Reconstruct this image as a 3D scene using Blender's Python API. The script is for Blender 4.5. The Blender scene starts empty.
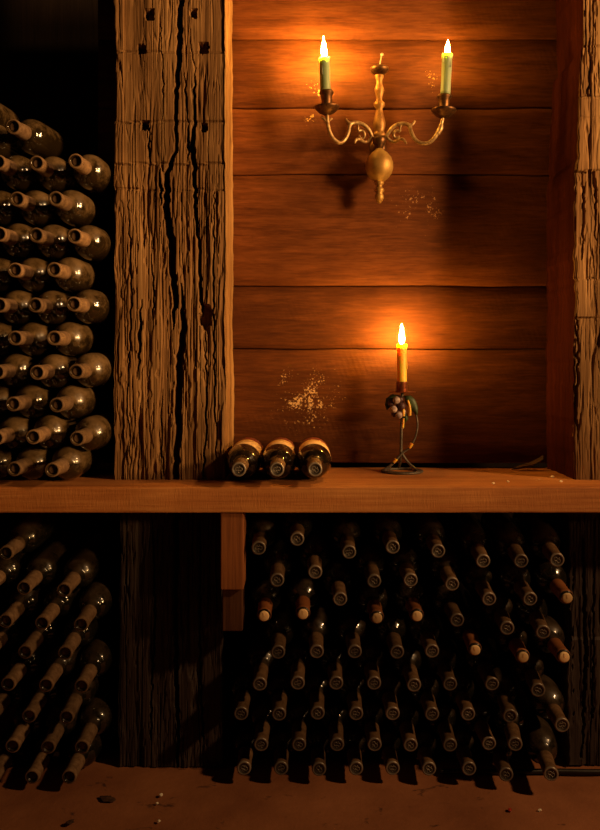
import bpy, bmesh, math, random
import numpy as np
from mathutils import Vector, Quaternion, Matrix
random.seed(11)
sc = bpy.context.scene
COL = sc.collection
CAMZ = 0.845
F = 800.0
VX, VY = 300.0, 370.0
def P(x, y, d):
    """point seen at pixel (x, y) of the photograph, d metres in front of the camera"""
    return Vector(((x-VX)*d/F, d, CAMZ-(y-VY)*d/F))
def XW(x, d): return (x-VX)*d/F
def ZW(y, d): return CAMZ-(y-VY)*d/F

# ------------------------------------------------------------------ camera
cd = bpy.data.cameras.new('camera'); cam = bpy.data.objects.new('camera', cd); COL.objects.link(cam)
cam.location = (0, 0, CAMZ); cam.rotation_euler = (math.pi/2, 0, 0)
cd.sensor_fit = 'HORIZONTAL'; cd.sensor_width = 36; cd.lens = 48; cd.shift_y = -0.075
cd.clip_start = 0.05
sc.camera = cam

# ------------------------------------------------------------------ helpers
def tag(o, label=None, cat=None, group=None, kind=None):
    if label: o['label'] = label
    if cat: o['category'] = cat
    if group: o['group'] = group
    if kind: o['kind'] = kind
    return o
def link(name, me, mats, parent=None):
    o = bpy.data.objects.new(name, me); COL.objects.link(o)
    if mats is not None and len(me.materials) == 0:
        for m in (mats if isinstance(mats, (list, tuple)) else [mats]): me.materials.append(m)
    if parent: o.parent = parent
    return o
def empty(name, loc):
    o = bpy.data.objects.new(name, None); COL.objects.link(o); o.location = loc
    o.empty_display_size = .02
    return o
class MB:
    """collects shapes and links them as ONE mesh object"""
    def __init__(s): s.v = []; s.f = []; s.m = []; s.sm = []
    def add(s, vs, fs, mat=0, smooth=True):
        b = len(s.v); s.v.extend([tuple(v) for v in vs])
        for f in fs: s.f.append(tuple(b+i for i in f)); s.m.append(mat); s.sm.append(smooth)
    def lathe(s, prof, n=24, mat=0, M=None, mats=None, close=True):
        """prof: (radius, height) along +Z; M places it"""
        M = M or Matrix()
        vs, fs, ring = [], [], []
        for r, z in prof:
            if r < 1e-6: ring.append([len(vs)]); vs.append(M @ Vector((0, 0, z)))
            else:
                ring.append(list(range(len(vs), len(vs)+n)))
                for k in range(n):
                    a = 2*math.pi*k/n; vs.append(M @ Vector((r*math.cos(a), r*math.sin(a), z)))
        b = len(s.v); s.v.extend([tuple(v) for v in vs])
        for i in range(len(ring)-1):
            A, B = ring[i], ring[i+1]; mm = mats[i] if mats else mat
            for k in range(n):
                k2 = (k+1) % n
                if len(A) == 1 and len(B) == 1: continue
                if len(A) == 1: f = (A[0], B[k], B[k2])
                elif len(B) == 1: f = (A[k], A[k2], B[0])
                else: f = (A[k], A[k2], B[k2], B[k])
                s.f.append(tuple(b+q for q in f)); s.m.append(mm); s.sm.append(True)
        return s
    def tube(s, pts, rad, n=8, mat=0, smoothit=2):
        pts = [Vector(p) for p in pts]
        rr = list(rad) if isinstance(rad, (list, tuple)) else [rad]*len(pts)
        for _ in range(smoothit):       # Chaikin
            q, qr = [pts[0]], [rr[0]]
            for i in range(len(pts)-1):
                q += [pts[i].lerp(pts[i+1], .25), pts[i].lerp(pts[i+1], .75)]
                qr += [rr[i]*.75+rr[i+1]*.25, rr[i]*.25+rr[i+1]*.75]
            q.append(pts[-1]); qr.append(rr[-1]); pts, rr = q, qr
        t = (pts[1]-pts[0]).normalized()
        u = t.orthogonal().normalized(); vs, fs = [], []
        for i, p in enumerate(pts):
            t2 = (pts[min(i+1, len(pts)-1)]-pts[max(i-1, 0)]).normalized()
            u = t.rotation_difference(t2) @ u; t = t2; w = t.cross(u)
            for k in range(n):
                a = 2*math.pi*k/n; vs.append(p+(u*math.cos(a)+w*math.sin(a))*rr[i])
        for i in range(len(pts)-1):
            for k in range(n):
                k2 = (k+1) % n; fs.append((i*n+k, i*n+k2, (i+1)*n+k2, (i+1)*n+k))
        fs.append(tuple(range(n-1, -1, -1))); fs.append(tuple((len(pts)-1)*n+k for k in range(n)))
        s.add(vs, fs, mat); return s
    def ball(s, c, r, mat=0, sc3=(1, 1, 1), n=14):
        prof = [(math.sin(math.pi*i/8)*r, -math.cos(math.pi*i/8)*r) for i in range(9)]
        prof[0] = (0, -r); prof[-1] = (0, r)
        return s.lathe(prof, n, mat, Matrix.Translation(c) @ Matrix.Diagonal((*sc3, 1)))
    def box(s, x0, x1, y0, y1, z0, z1, mat=0):
        vs = [(x, y, z) for z in (z0, z1) for y in (y0, y1) for x in (x0, x1)]
        s.add(vs, [(0, 2, 3, 1), (4, 5, 7, 6), (0, 1, 5, 4), (2, 6, 7, 3), (0, 4, 6, 2), (1, 3, 7, 5)], mat, False); return s
    def build(s, name, mats, parent=None, origin=None):
        o0 = Vector(origin) if origin is not None else Vector((0, 0, 0))
        me = bpy.data.meshes.new(name)
        me.from_pydata([tuple(Vector(v)-o0) for v in s.v], [], s.f)
        for p, m, q in zip(me.polygons, s.m, s.sm): p.material_index = m; p.use_smooth = q
        bm = bmesh.new(); bm.from_mesh(me); bmesh.ops.recalc_face_normals(bm, faces=bm.faces); bm.to_mesh(me); bm.free()
        me.update()
        o = link(name, me, mats, parent); o.location = o0
        return o
def bevel(o, w, seg=2):
    m = o.modifiers.new('bevel', 'BEVEL'); m.width = w; m.segments = seg; m.limit_method = 'ANGLE'; m.angle_limit = math.radians(35)
    return o

# numpy value noise
def vnoise(x, y, seed):
    rng = np.random.RandomState(seed); T = rng.rand(256, 256)
    xi = np.floor(x).astype(int); yi = np.floor(y).astype(int); fx = x-xi; fy = y-yi
    fx = fx*fx*(3-2*fx); fy = fy*fy*(3-2*fy)
    a = T[xi % 256, yi % 256]; b = T[(xi+1) % 256, yi % 256]; c = T[xi % 256, (yi+1) % 256]; d = T[(xi+1) % 256, (yi+1) % 256]
    return (a*(1-fx)+b*fx)*(1-fy)+(c*(1-fx)+d*fx)*fy
def sstep(a, b, x):
    t = np.clip((x-a)/(b-a), 0, 1); return t*t*(3-2*t)

# ------------------------------------------------------------------ materials
class NT:
    def __init__(s, name):
        s.mat = bpy.data.materials.new(name); s.mat.use_nodes = True
        s.t = s.mat.node_tree; s.t.nodes.clear()
        s.out = s.n('ShaderNodeOutputMaterial'); s.b = s.n('ShaderNodeBsdfPrincipled')
        s.t.links.new(s.b.outputs[0], s.out.inputs[0])
        s.co = s.n('ShaderNodeTexCoord')
    def n(s, t, **k):
        o = s.t.nodes.new(t)
        for a, v in k.items(): setattr(o, a, v)
        return o
    def l(s, a, b): s.t.links.new(a, b)
    def mapping(s, scale, loc=(0, 0, 0), src='Object'):
        m = s.n('ShaderNodeMapping'); m.inputs['Scale'].default_value = scale; m.inputs['Location'].default_value = loc
        s.l(s.co.outputs[src], m.inputs[0]); return m.outputs[0]
    def noise(s, vec, scale=1, detail=4, rough=.55, dist=0.):
        q = s.n('ShaderNodeTexNoise'); q.inputs['Scale'].default_value = scale; q.inputs['Detail'].default_value = detail
        q.inputs['Roughness'].default_value = rough; q.inputs['Distortion'].default_value = dist
        if vec is not None: s.l(vec, q.inputs['Vector'])
        return q.outputs['Fac']
    def ramp(s, fac, stops):
        r = s.n('ShaderNodeValToRGB'); e = r.color_ramp.elements
        while len(e) < len(stops): e.new(.5)
        for q, (p, c) in zip(e, stops):
            q.position = p; q.color = (*c, 1) if not isinstance(c, (int, float)) else (c, c, c, 1)
        s.l(fac, r.inputs[0]); return r.outputs[0]
    def mix(s, fac, a, b, mode='MIX'):
        m = s.n('ShaderNodeMix', data_type='RGBA', blend_type=mode)
        for sock, v in ((m.inputs[0], fac), (m.inputs[6], a), (m.inputs[7], b)):
            if hasattr(v, 'is_output'): s.l(v, sock)
            elif isinstance(v, (int, float)): sock.default_value = v
            else: sock.default_value = (*v, 1)
        return m.outputs[2]
    def math(s, op, a, b=None, c=None):
        m = s.n('ShaderNodeMath', operation=op)
        for i, v in enumerate((a, b, c)):
            if v is None: continue
            if hasattr(v, 'is_output'): s.l(v, m.inputs[i])
            else: m.inputs[i].default_value = v
        return m.outputs[0]
    def bump(s, h, strength, dist):
        b = s.n('ShaderNodeBump'); b.inputs['Strength'].default_value = strength; b.inputs['Distance'].default_value = dist
        s.l(h, b.inputs['Height']); s.l(b.outputs[0], s.b.inputs['Normal'])
    def set(s, **k):
        for a, v in k.items():
            sock = s.b.inputs[a.replace('_', ' ')]
            if hasattr(v, 'is_output'): s.l(v, sock)
            elif isinstance(v, (tuple, list)) and len(v) == 3 and sock.type == 'RGBA': sock.default_value = (*v, 1)
            else: sock.default_value = v
        return s

def wood(name, dark, mid, light, axis, bump=.5, rough=.75, spec=.25, grain=1., island=False, specks=None, saw=0., short=1.):
    """axis: 0 grain along X, 2 grain along Z"""
    q = NT(name)
    st = {0: (2.2, 40, 40), 2: (40, 40, 2.2)}[axis]; st2 = {0: (7, 190, 190), 2: (190, 190, 7)}[axis]
    st = tuple(v*(short if v < 20 else 1) for v in st); st2 = tuple(v*(short if v < 20 else 1) for v in st2)
    st = tuple(v*grain for v in st); st2 = tuple(v*grain for v in st2)
    a = q.noise(q.mapping(st), 1, 6, .62, .5); b = q.noise(q.mapping(st2), 1, 4, .6, .2)
    c = q.noise(q.mapping((5, 5, 5)), 1, 4, .6)
    h = q.math('MULTIPLY_ADD', b, .45, q.math('MULTIPLY', a, .65))
    col = q.ramp(h, [(.33, dark), (.52, mid), (.72, light)])
    col = q.mix(q.ramp(c, [(.35, .55), (.7, 0.)]), col, dark)
    if island:
        g = q.n('ShaderNodeNewGeometry')
        hsv = q.n('ShaderNodeHueSaturation'); hsv.inputs['Saturation'].default_value = 1.
        q.l(q.math('MULTIPLY_ADD', g.outputs['Random Per Island'], .5, .75), hsv.inputs['Value']); q.l(col, hsv.inputs['Color'])
        col = hsv.outputs[0]
    if specks:
        for (x, y, z, r, scl, thr, colr) in specks:
            d = q.n('ShaderNodeVectorMath', operation='DISTANCE'); q.l(q.co.outputs['Object'], d.inputs[0]); d.inputs[1].default_value = (x, y, z)
            fall = q.n('ShaderNodeMapRange'); fall.inputs['From Min'].default_value = r*.15; fall.inputs['From Max'].default_value = r
            fall.inputs['To Min'].default_value = .16; fall.inputs['To Max'].default_value = -.2; q.l(d.outputs['Value'], fall.inputs['Value'])
            s_ = q.noise(q.mapping((scl, scl, scl)), 1, 5, .75)
            lump = q.noise(q.mapping((26, 26, 26)), 1, 3, .6, .8)
            m = q.ramp(q.math('ADD', q.math('MULTIPLY_ADD', lump, .55, q.math('ADD', s_, -.275)), fall.outputs[0]), [(thr, 0.), (thr+.05, 1.)])
            col = q.mix(m, col, colr)
    hh = h
    if short != 1.:                                   # slanting saw strokes in patches
        w = q.n('ShaderNodeTexWave', wave_type='BANDS', bands_direction='X'); w.inputs['Scale'].default_value = 26
        w.inputs['Distortion'].default_value = 1.2; w.inputs['Detail'].default_value = 1.5; w.inputs['Detail Scale'].default_value = 2
        mp = q.n('ShaderNodeMapping'); mp.inputs['Rotation'].default_value = (0, .35, 0); q.l(q.co.outputs['Object'], mp.inputs[0]); q.l(mp.outputs[0], w.inputs['Vector'])
        pm = q.ramp(q.noise(q.mapping((3, 3, 9), (3, 1, 2)), 1, 2, .5), [(.48, 0.), (.62, 1.)])
        hh = q.math('MULTIPLY_ADD', q.math('MULTIPLY', w.outputs['Fac'], pm), .10, hh)
        f = q.noise(q.mapping((160, 160, 160)), 1, 3, .7)
        hh = q.math('MULTIPLY_ADD', f, .25, hh)
    if saw:                                           # rough sawn face
        hh = q.math('MULTIPLY_ADD', q.noise(q.mapping((260, 60, 40)), 1, 3, .7), saw, hh)
    q.set(Base_Color=col, Roughness=rough, Specular_IOR_Level=spec); q.bump(hh, bump, .004)
    return q.mat

SPK = (0.62, .40, .20)
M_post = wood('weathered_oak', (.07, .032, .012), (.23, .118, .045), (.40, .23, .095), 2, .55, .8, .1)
specks = [(*P(305, 400, 1.90), .19, 190, .70, SPK), (*P(317, 90, 1.90), .07, 150, .73, (.7, .45, .15)), (*P(432, 78, 1.90), .055, 170, .74, (.7, .40, .12)),
          (*P(310, 116, 1.90), .05, 130, .73, (.6, .33, .1)), (*P(420, 210, 1.90), .2, 120, .76, (.4, .2, .08))]
M_wall = wood('red_brown_planks', (.050, .0135, .0035), (.115, .034, .0078), (.20, .062, .0145), 0, .45, .65, .1, 1.1, True, specks, 0, 2.6)
M_side = wood('shaded_red_oak', (.018, .0032, .0014), (.042, .008, .003), (.07, .014, .0055), 2, .5, .85, .03)  # shade and red bounce put into the colour of the post's left face
M_brk2 = wood('dark_bracket_wood', (.05, .02, .01), (.11, .042, .018), (.17, .07, .03), 2, .4, .7, .25)
M_lowpost = wood('dark_lower_oak', (.018, .011, .009), (.045, .028, .021), (.085, .058, .045), 2, .55, .7, .3)  # darker oak colour for the posts below the shelf
M_rear = wood('dark_rear_boards', (.010, .006, .004), (.02, .012, .007), (.03, .018, .01), 2, .4, .85, .15)
M_shelf = wood('shelf_plank', (.27, .085, .021), (.55, .205, .052), (.74, .34, .10), 0, .45, .7, .25, .8, False,
               [(*P(545, 478, 1.7), .16, 110, .76, (.75, .55, .3)), (*P(300, 483, 1.65), .25, 60, .80, (.12, .05, .02))], .5)
M_brk = wood('bracket_wood', (.17, .058, .02), (.34, .115, .036), (.46, .18, .06), 2, .35, .7, .25)
def floor_mat():
    q = NT('earthen_floor')
    a = q.noise(q.mapping((5, 5, 5)), 1, 6, .6); b = q.noise(q.mapping((70, 70, 70)), 1, 5, .7); c = q.noise(q.mapping((13, 22, 13)), 1, 5, .65, .4)
    col = q.ramp(a, [(.3, (.24, .085, .036)), (.7, (.40, .155, .065))])
    col = q.mix(q.ramp(c, [(.62, 0.), (.68, .8)]), col, (.06, .026, .015))
    col = q.mix(q.ramp(b, [(.70, 0.), (.76, .6)]), col, (.42, .22, .11))
    q.set(Base_Color=col, Roughness=.75, Specular_IOR_Level=.25); q.bump(q.math('MULTIPLY_ADD', b, .4, a), .5, .006)
    return q.mat
M_floor = floor_mat()

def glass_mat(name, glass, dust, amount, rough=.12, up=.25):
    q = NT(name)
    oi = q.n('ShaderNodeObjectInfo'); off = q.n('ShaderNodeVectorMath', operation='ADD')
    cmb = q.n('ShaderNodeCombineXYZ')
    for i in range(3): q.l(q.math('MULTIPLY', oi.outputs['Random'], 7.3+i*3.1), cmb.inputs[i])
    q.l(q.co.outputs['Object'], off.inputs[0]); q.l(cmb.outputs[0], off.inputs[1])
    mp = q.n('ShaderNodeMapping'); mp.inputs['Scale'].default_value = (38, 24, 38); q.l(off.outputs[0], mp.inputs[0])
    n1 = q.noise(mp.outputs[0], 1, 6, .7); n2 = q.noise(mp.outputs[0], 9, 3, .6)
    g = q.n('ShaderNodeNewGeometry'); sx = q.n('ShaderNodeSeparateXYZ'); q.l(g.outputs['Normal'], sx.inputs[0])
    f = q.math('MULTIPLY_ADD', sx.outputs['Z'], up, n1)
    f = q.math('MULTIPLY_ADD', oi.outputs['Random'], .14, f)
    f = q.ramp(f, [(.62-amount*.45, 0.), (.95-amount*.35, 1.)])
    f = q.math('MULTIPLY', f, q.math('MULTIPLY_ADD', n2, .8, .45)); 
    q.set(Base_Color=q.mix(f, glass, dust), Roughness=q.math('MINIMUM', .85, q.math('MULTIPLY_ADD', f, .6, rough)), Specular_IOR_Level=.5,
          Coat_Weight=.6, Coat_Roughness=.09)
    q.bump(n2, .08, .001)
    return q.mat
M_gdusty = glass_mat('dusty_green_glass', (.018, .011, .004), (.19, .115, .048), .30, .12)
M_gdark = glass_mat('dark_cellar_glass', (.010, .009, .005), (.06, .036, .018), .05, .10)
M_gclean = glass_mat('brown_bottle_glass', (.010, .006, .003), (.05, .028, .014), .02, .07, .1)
def dusty(name, base, dust, rough=.7, metal=0., amount=.5):
    q = NT(name)
    oi = q.n('ShaderNodeObjectInfo')
    cmb = q.n('ShaderNodeCombineXYZ')
    for i in range(3): q.l(q.math('MULTIPLY', oi.outputs['Random'], 5.3+i*2.1), cmb.inputs[i])
    off = q.n('ShaderNodeVectorMath', operation='ADD'); q.l(q.co.outputs['Object'], off.inputs[0]); q.l(cmb.outputs[0], off.inputs[1])
    n1 = q.noise(off.outputs[0], 90, 6, .7)
    f = q.ramp(n1, [(.62-amount*.5, 0.), (.85-amount*.3, 1.)])
    col = q.mix(f, base, dust)
    hsv = q.n('ShaderNodeHueSaturation'); q.l(q.math('MULTIPLY_ADD', oi.outputs['Random'], .6, .7), hsv.inputs['Value']); q.l(col, hsv.inputs['Color'])
    q.set(Base_Color=hsv.outputs[0], Roughness=rough, Metallic=metal, Specular_IOR_Level=.3); q.bump(n1, .3, .001)
    return q.mat
M_captan = dusty('dusty_tan_neck', (.13, .07, .033), (.27, .165, .088), .8)
M_capfoil = dusty('brown_foil', (.10, .05, .022), (.20, .115, .055), .6, .05)
M_capend = dusty('grey_foil_end', (.035, .027, .021), (.085, .066, .05), .42, .25)
M_emboss = dusty('embossed_foil', (.22, .185, .15), (.32, .27, .21), .38, .4)
M_cork = dusty('aged_cork', (.09, .045, .025), (.17, .10, .055), .85)
M_pcork = dusty('pale_cork', (.88, .58, .27), (.95, .70, .36), .7, 0, .5)
M_capred = dusty('rust_foil', (.26, .085, .025), (.30, .12, .045), .45, .1)
M_paper = dusty('tan_paper_label', (.74, .46, .20), (.82, .55, .26), .7)
M_papred = dusty('maroon_label_edge', (.16, .03, .018), (.22, .05, .025), .6)

def simple(name, col, rough=.5, metal=0., spec=.4, bumpy=0., scale=120, col2=None):
    q = NT(name); n1 = q.noise(q.mapping((scale,)*3), 1, 5, .65)
    q.set(Base_Color=q.mix(q.ramp(n1, [(.4, 0.), (.62, 1.)]), col, col2 or tuple(v*.55 for v in col)), Roughness=rough, Metallic=metal, Specular_IOR_Level=spec)
    if bumpy: q.bump(n1, bumpy, .001)
    return q.mat
M_brass = simple('old_gilt_brass', (.47, .285, .075), .5, .5, .5, .12, 35, (.34, .18, .04))
M_stem = simple('orange_gilt_stem', (.40, .20, .045), .5, .45, .4, .15, 60, (.22, .09, .018))
M_dbrass = simple('tarnished_brass', (.16, .075, .025), .45, .8, .5, .2, 140, (.07, .03, .012))
M_abrass = simple('worn_arm_brass', (.55, .38, .17), .45, .6, .5, .2, 140, (.25, .13, .045))
M_copper = simple('copper_pan', (.38, .12, .05), .4, .7, .5, .1, 140, (.2, .06, .02))
M_iron = simple('wrought_iron', (.16, .14, .115), .55, .5, .5, .3, 160, (.07, .058, .045))
M_grape = simple('bloomed_grape', (.50, .40, .36), .55, 0, .4, .15, 160, (.25, .16, .16))
M_grape2 = simple('dark_grape', (.10, .045, .05), .5, 0, .4, .15, 160)
M_leaf = simple('painted_leaf', (.045, .075, .025), .5, .1, .5, .3, 160, (.02, .035, .012))
M_wick = simple('charred_wick', (.02, .015, .01), .9)
M_pwick = simple('pale_wick', (.65, .5, .3), .8)
M_crumb = simple('pale_crumb', (.92, .82, .62), .8, 0, .4, 0, 120, (.8, .68, .48))
M_red = simple('red_scrap', (.5, .04, .015), .5)
M_dry = simple('dry_leaf', (.09, .04, .018), .8, 0, .3, .3, 90, (.04, .02, .01))
M_void = simple('blackened_iron', (.03, .025, .022), .45, .4)
def wax(name, col, col2, radius, sss=1.):
    q = NT(name); n1 = q.noise(q.mapping((60, 60, 25)), 1, 4, .6)
    q.set(Base_Color=q.mix(n1, col, col2), Roughness=.42, Subsurface_Weight=sss, Subsurface_Radius=radius, Subsurface_Scale=1., Subsurface_Anisotropy=.6, Specular_IOR_Level=.4)
    q.bump(n1, .15, .001); return q.mat
M_green = wax('sage_green_wax', (.26, .34, .19), (.34, .41, .25), (.022, .020, .012))
M_amber = wax('amber_wax', (.98, .63, .07), (.98, .67, .09), (.03, .013, .003), .65)
M_drip = wax('yellow_drip', (.80, .44, .06), (.85, .55, .14), (.004, .003, .001))
def flame_mat(FLAME):
    m = bpy.data.materials.new('candle_flame'); m.use_nodes = True; t = m.node_tree; t.nodes.clear()
    o = t.nodes.new('ShaderNodeOutputMaterial'); e = t.nodes.new('ShaderNodeEmission')
    e.inputs[0].default_value = (1, .48, .075, 1); e.inputs[1].default_value = FLAME
    t.links.new(e.outputs[0], o.inputs[0]); return m

# ------------------------------------------------------------------ the setting
ZTOP = 2.15
def shell(name, x0, x1, y0, y1, z0, z1, m):
    o = MB().box(x0, x1, y0, y1, z0, z1).build(name, m); tag(o, kind='structure'); return o
# floor: gently uneven packed earth
nx, ny = 110, 90
gx, gy = np.meshgrid(np.linspace(-1.35, 1.35, nx), np.linspace(.25, 2.45, ny), indexing='xy')
gz = (vnoise(gx*7+3, gy*7, 5)-.5)*.006+(vnoise(gx*30, gy*30, 6)-.5)*.002 - .003
gz = np.minimum(gz, 0)
fb = MB()
fb.add(np.stack([gx.ravel(), gy.ravel(), gz.ravel()], 1), [(j*nx+i, j*nx+i+1, (j+1)*nx+i+1, (j+1)*nx+i) for j in range(ny-1) for i in range(nx-1)])
fb.box(-1.35, 1.35, .25, 2.45, -.08, -.03)
tag(fb.build('floor', M_floor), kind='structure')
shell('wall_back', -1.35, 1.35, 2.30, 2.36, -.02, ZTOP, M_rear)
shell('wall_left', -1.35, -1.29, 1.62, 2.30, -.02, ZTOP, M_rear)
shell('wall_right', 1.29, 1.35, 1.62, 2.30, -.02, ZTOP, M_rear)

# plank lining of the alcove
WD = 1.90
seams = [-40, 39.5, 108, 175, 286, 349, 463.5]
wb = MB()
for k in range(len(seams)-1):
    z1, z0 = ZW(seams[k], WD)-.0006, ZW(seams[k+1], WD)+.0006
    cols, rows = 150, 9
    xs = np.linspace(-.48, .66, cols); zs = np.linspace(0, 1, rows)
    vs = []; r0 = .0016
    edge_hi = (vnoise(xs*9, xs*0+k, 31)-.5)*.0035; edge_lo = (vnoise(xs*9, xs*0+k+1, 31)-.5)*.0035
    cup = random.uniform(.001, .0035); tilt = random.uniform(-.002, .002)
    hb = z1-z0; zz = [0, .0007/hb, .0022/hb, .2, .5, .8, 1-.0022/hb, 1-.0007/hb, 1]
    yy = [.012, .0014, 0, 0, 0, 0, 0, .0014, .012]
    for j in range(rows):
        for i in range(cols):
            lo, hi = z0+edge_lo[i], z1+edge_hi[i]
            z = lo+(hi-lo)*zz[j]
            y = WD+yy[j]+cup*(1-(2*zz[j]-1)**2)*-1+cup+tilt*(zz[j]-.5)*2+.0015*float(vnoise(np.array([xs[i]*5]), np.array([z*40.]), 8+k)[0]-.5)
            vs.append((xs[i], y, z))
    fs = [(j*cols+i, j*cols+i+1, (j+1)*cols+i+1, (j+1)*cols+i) for j in range(rows-1) for i in range(cols-1)]
    b = len(vs)
    vs += [(xs[0], WD+.03, z0), (xs[-1], WD+.03, z0), (xs[0], WD+.03, z1), (xs[-1], WD+.03, z1)]
    fs += [(b, b+1, b+3, b+2), tuple(range(cols))+(b+1, b), tuple(reversed(range((rows-1)*cols, rows*cols)))+(b+2, b+3)]
    wb.add(vs, fs, 0, True)
tag(wb.build('wall_alcove', M_wall), kind='structure')

# ------------------------------------------------------------------ timber posts
PD = 1.70
def poly_dist(xp, yp, line):
    """horizontal distance to a mostly vertical polyline [(x, y, halfwidth)], <0 inside"""
    ys = np.array([p[1] for p in line], float); xs = np.array([p[0] for p in line], float); ws = np.array([p[2] for p in line], float)
    cx = np.interp(yp, ys, xs); hw = np.interp(yp, ys, ws); inside = (yp >= ys[0]) & (yp <= ys[-1])
    wob = (vnoise(yp*.18, yp*0, 77)-.5)*2.2
    return np.where(inside, np.abs(xp-cx-wob)-hw, 99.)
def make_post(name, x0, x1, y1, za, zb, mat, edge, relief, label, seed):
    step = .0013 if za > .3 else .0018
    fx = np.linspace(x0, x1, int((x1-x0)/step)); sy = np.linspace(PD, y1, 36)[1:]; bx = np.linspace(x1, x0, 8)[1:]; ly = np.linspace(y1, PD, 36)[1:-1]
    X = np.concatenate([fx, np.full(len(sy), x1), bx, np.full(len(ly), x0)])
    Y = np.concatenate([np.full(len(fx), PD), sy, np.full(len(bx), y1), ly])
    nper = len(X); nf = len(fx)
    Z = np.linspace(za, zb, int((zb-za)/(.0034 if za > .3 else .006)))
    XX = np.repeat(X[None, :], len(Z), 0); YY = np.repeat(Y[None, :], len(Z), 0); ZZ = np.repeat(Z[:, None], nper, 1)
    xp = XX*F/PD+VX; yp = VY-(ZZ-CAMZ)*F/PD
    depth = relief(xp, yp, XX, ZZ)
    side = .004*(vnoise(YY/.011+seed, ZZ/.14, seed+3)-.3)+.004*(vnoise(YY/.05, ZZ/.3, seed+4)-.3)
    w = np.zeros(nper); w[:nf] = 1
    wf = np.repeat(w[None, :], len(Z), 0)
    # soften corners
    s = np.minimum(np.abs(fx-x0), np.abs(x1-fx)); corner = np.zeros((len(Z), nper)); corner[:, :nf] = np.clip(1-s/.006, 0, 1)[None, :]**2*.0045
    Yn = YY+wf*(depth+corner)
    e = edge(yp)                                    # inward shift of side faces
    isR = np.zeros(nper); isR[nf-1:nf+len(sy)] = 1; isL = np.zeros(nper); isL[nf+len(sy)+len(bx):] = 1; isL[0] = 1
    xr = np.clip(1-np.abs(XX-x1)/.02, 0, 1); xl = np.clip(1-np.abs(XX-x0)/.02, 0, 1)
    Xn = XX-xr*e[1]+xl*e[0]
    Xn = Xn - isR[None, :]*side*(1) + isL[None, :]*side
    V = np.stack([Xn.ravel(), Yn.ravel(), ZZ.ravel()], 1)
    i = np.arange(nper); i2 = (i+1) % nper
    j = np.arange(len(Z)-1)[:, None]*nper
    Q = np.stack([j+i, j+i2, j+nper+i2, j+nper+i], -1).reshape(-1, 4)
    fs = Q.tolist(); fs.append(list(range(nper-1, -1, -1))); fs.append([(len(Z)-1)*nper+k for k in range(nper)])
    me = bpy.data.meshes.new(name); me.from_pydata(V.tolist(), [], fs); me.update()
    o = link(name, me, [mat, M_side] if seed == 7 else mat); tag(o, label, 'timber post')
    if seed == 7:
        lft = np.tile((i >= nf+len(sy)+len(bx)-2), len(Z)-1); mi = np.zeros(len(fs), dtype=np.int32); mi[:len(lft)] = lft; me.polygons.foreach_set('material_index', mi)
    return o
def grain_relief(xp, yp, X, Z, seed, rough):
    g1 = vnoise(X/.0052+vnoise(X/.06, Z/.30, seed+9)*.8, Z/.28, seed)
    g2 = vnoise(X/.0024+vnoise(X/.04, Z/.12, seed+8)*.8, Z/.09, seed+1)
    g3 = vnoise(X/.045, Z/.30, seed+2)
    d = (.0003+.0009*rough)*g1+(.0004+.0009*rough)*g2+.004*g3
    for q, (cx, cz, wd, dp, th) in enumerate(((.011, .42, .060, .0055, .40), (.0065, .20, .085, .0045, .46), (.020, .60, .035, .010, .50), (.0045, .10, .11, .003, .48))):
        n = vnoise(X/cx+vnoise(X/.05, Z/.12, seed+20+q)*.35+vnoise(X*0, Z/.010, seed+50+q)*.05, Z/cz, seed+12+q)
        mask = sstep(th, th+.18, vnoise(X/.030, Z/.13, seed+30+q))
        d = d+(.3+.7*rough)*mask*sstep(wd, wd*.2, np.abs(n-.5))*dp
    step = vnoise(X/.014+vnoise(X/.05, Z/.2, seed+41)*.6, Z/.22, seed+40)
    d = d+rough*(.0025*sstep(.47, .50, step)+.002*sstep(.62, .64, step))
    chips = vnoise(X/.004, Z/.022, seed+6)
    d = d+rough*sstep(.72, .84, chips)*.0025
    return d
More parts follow.
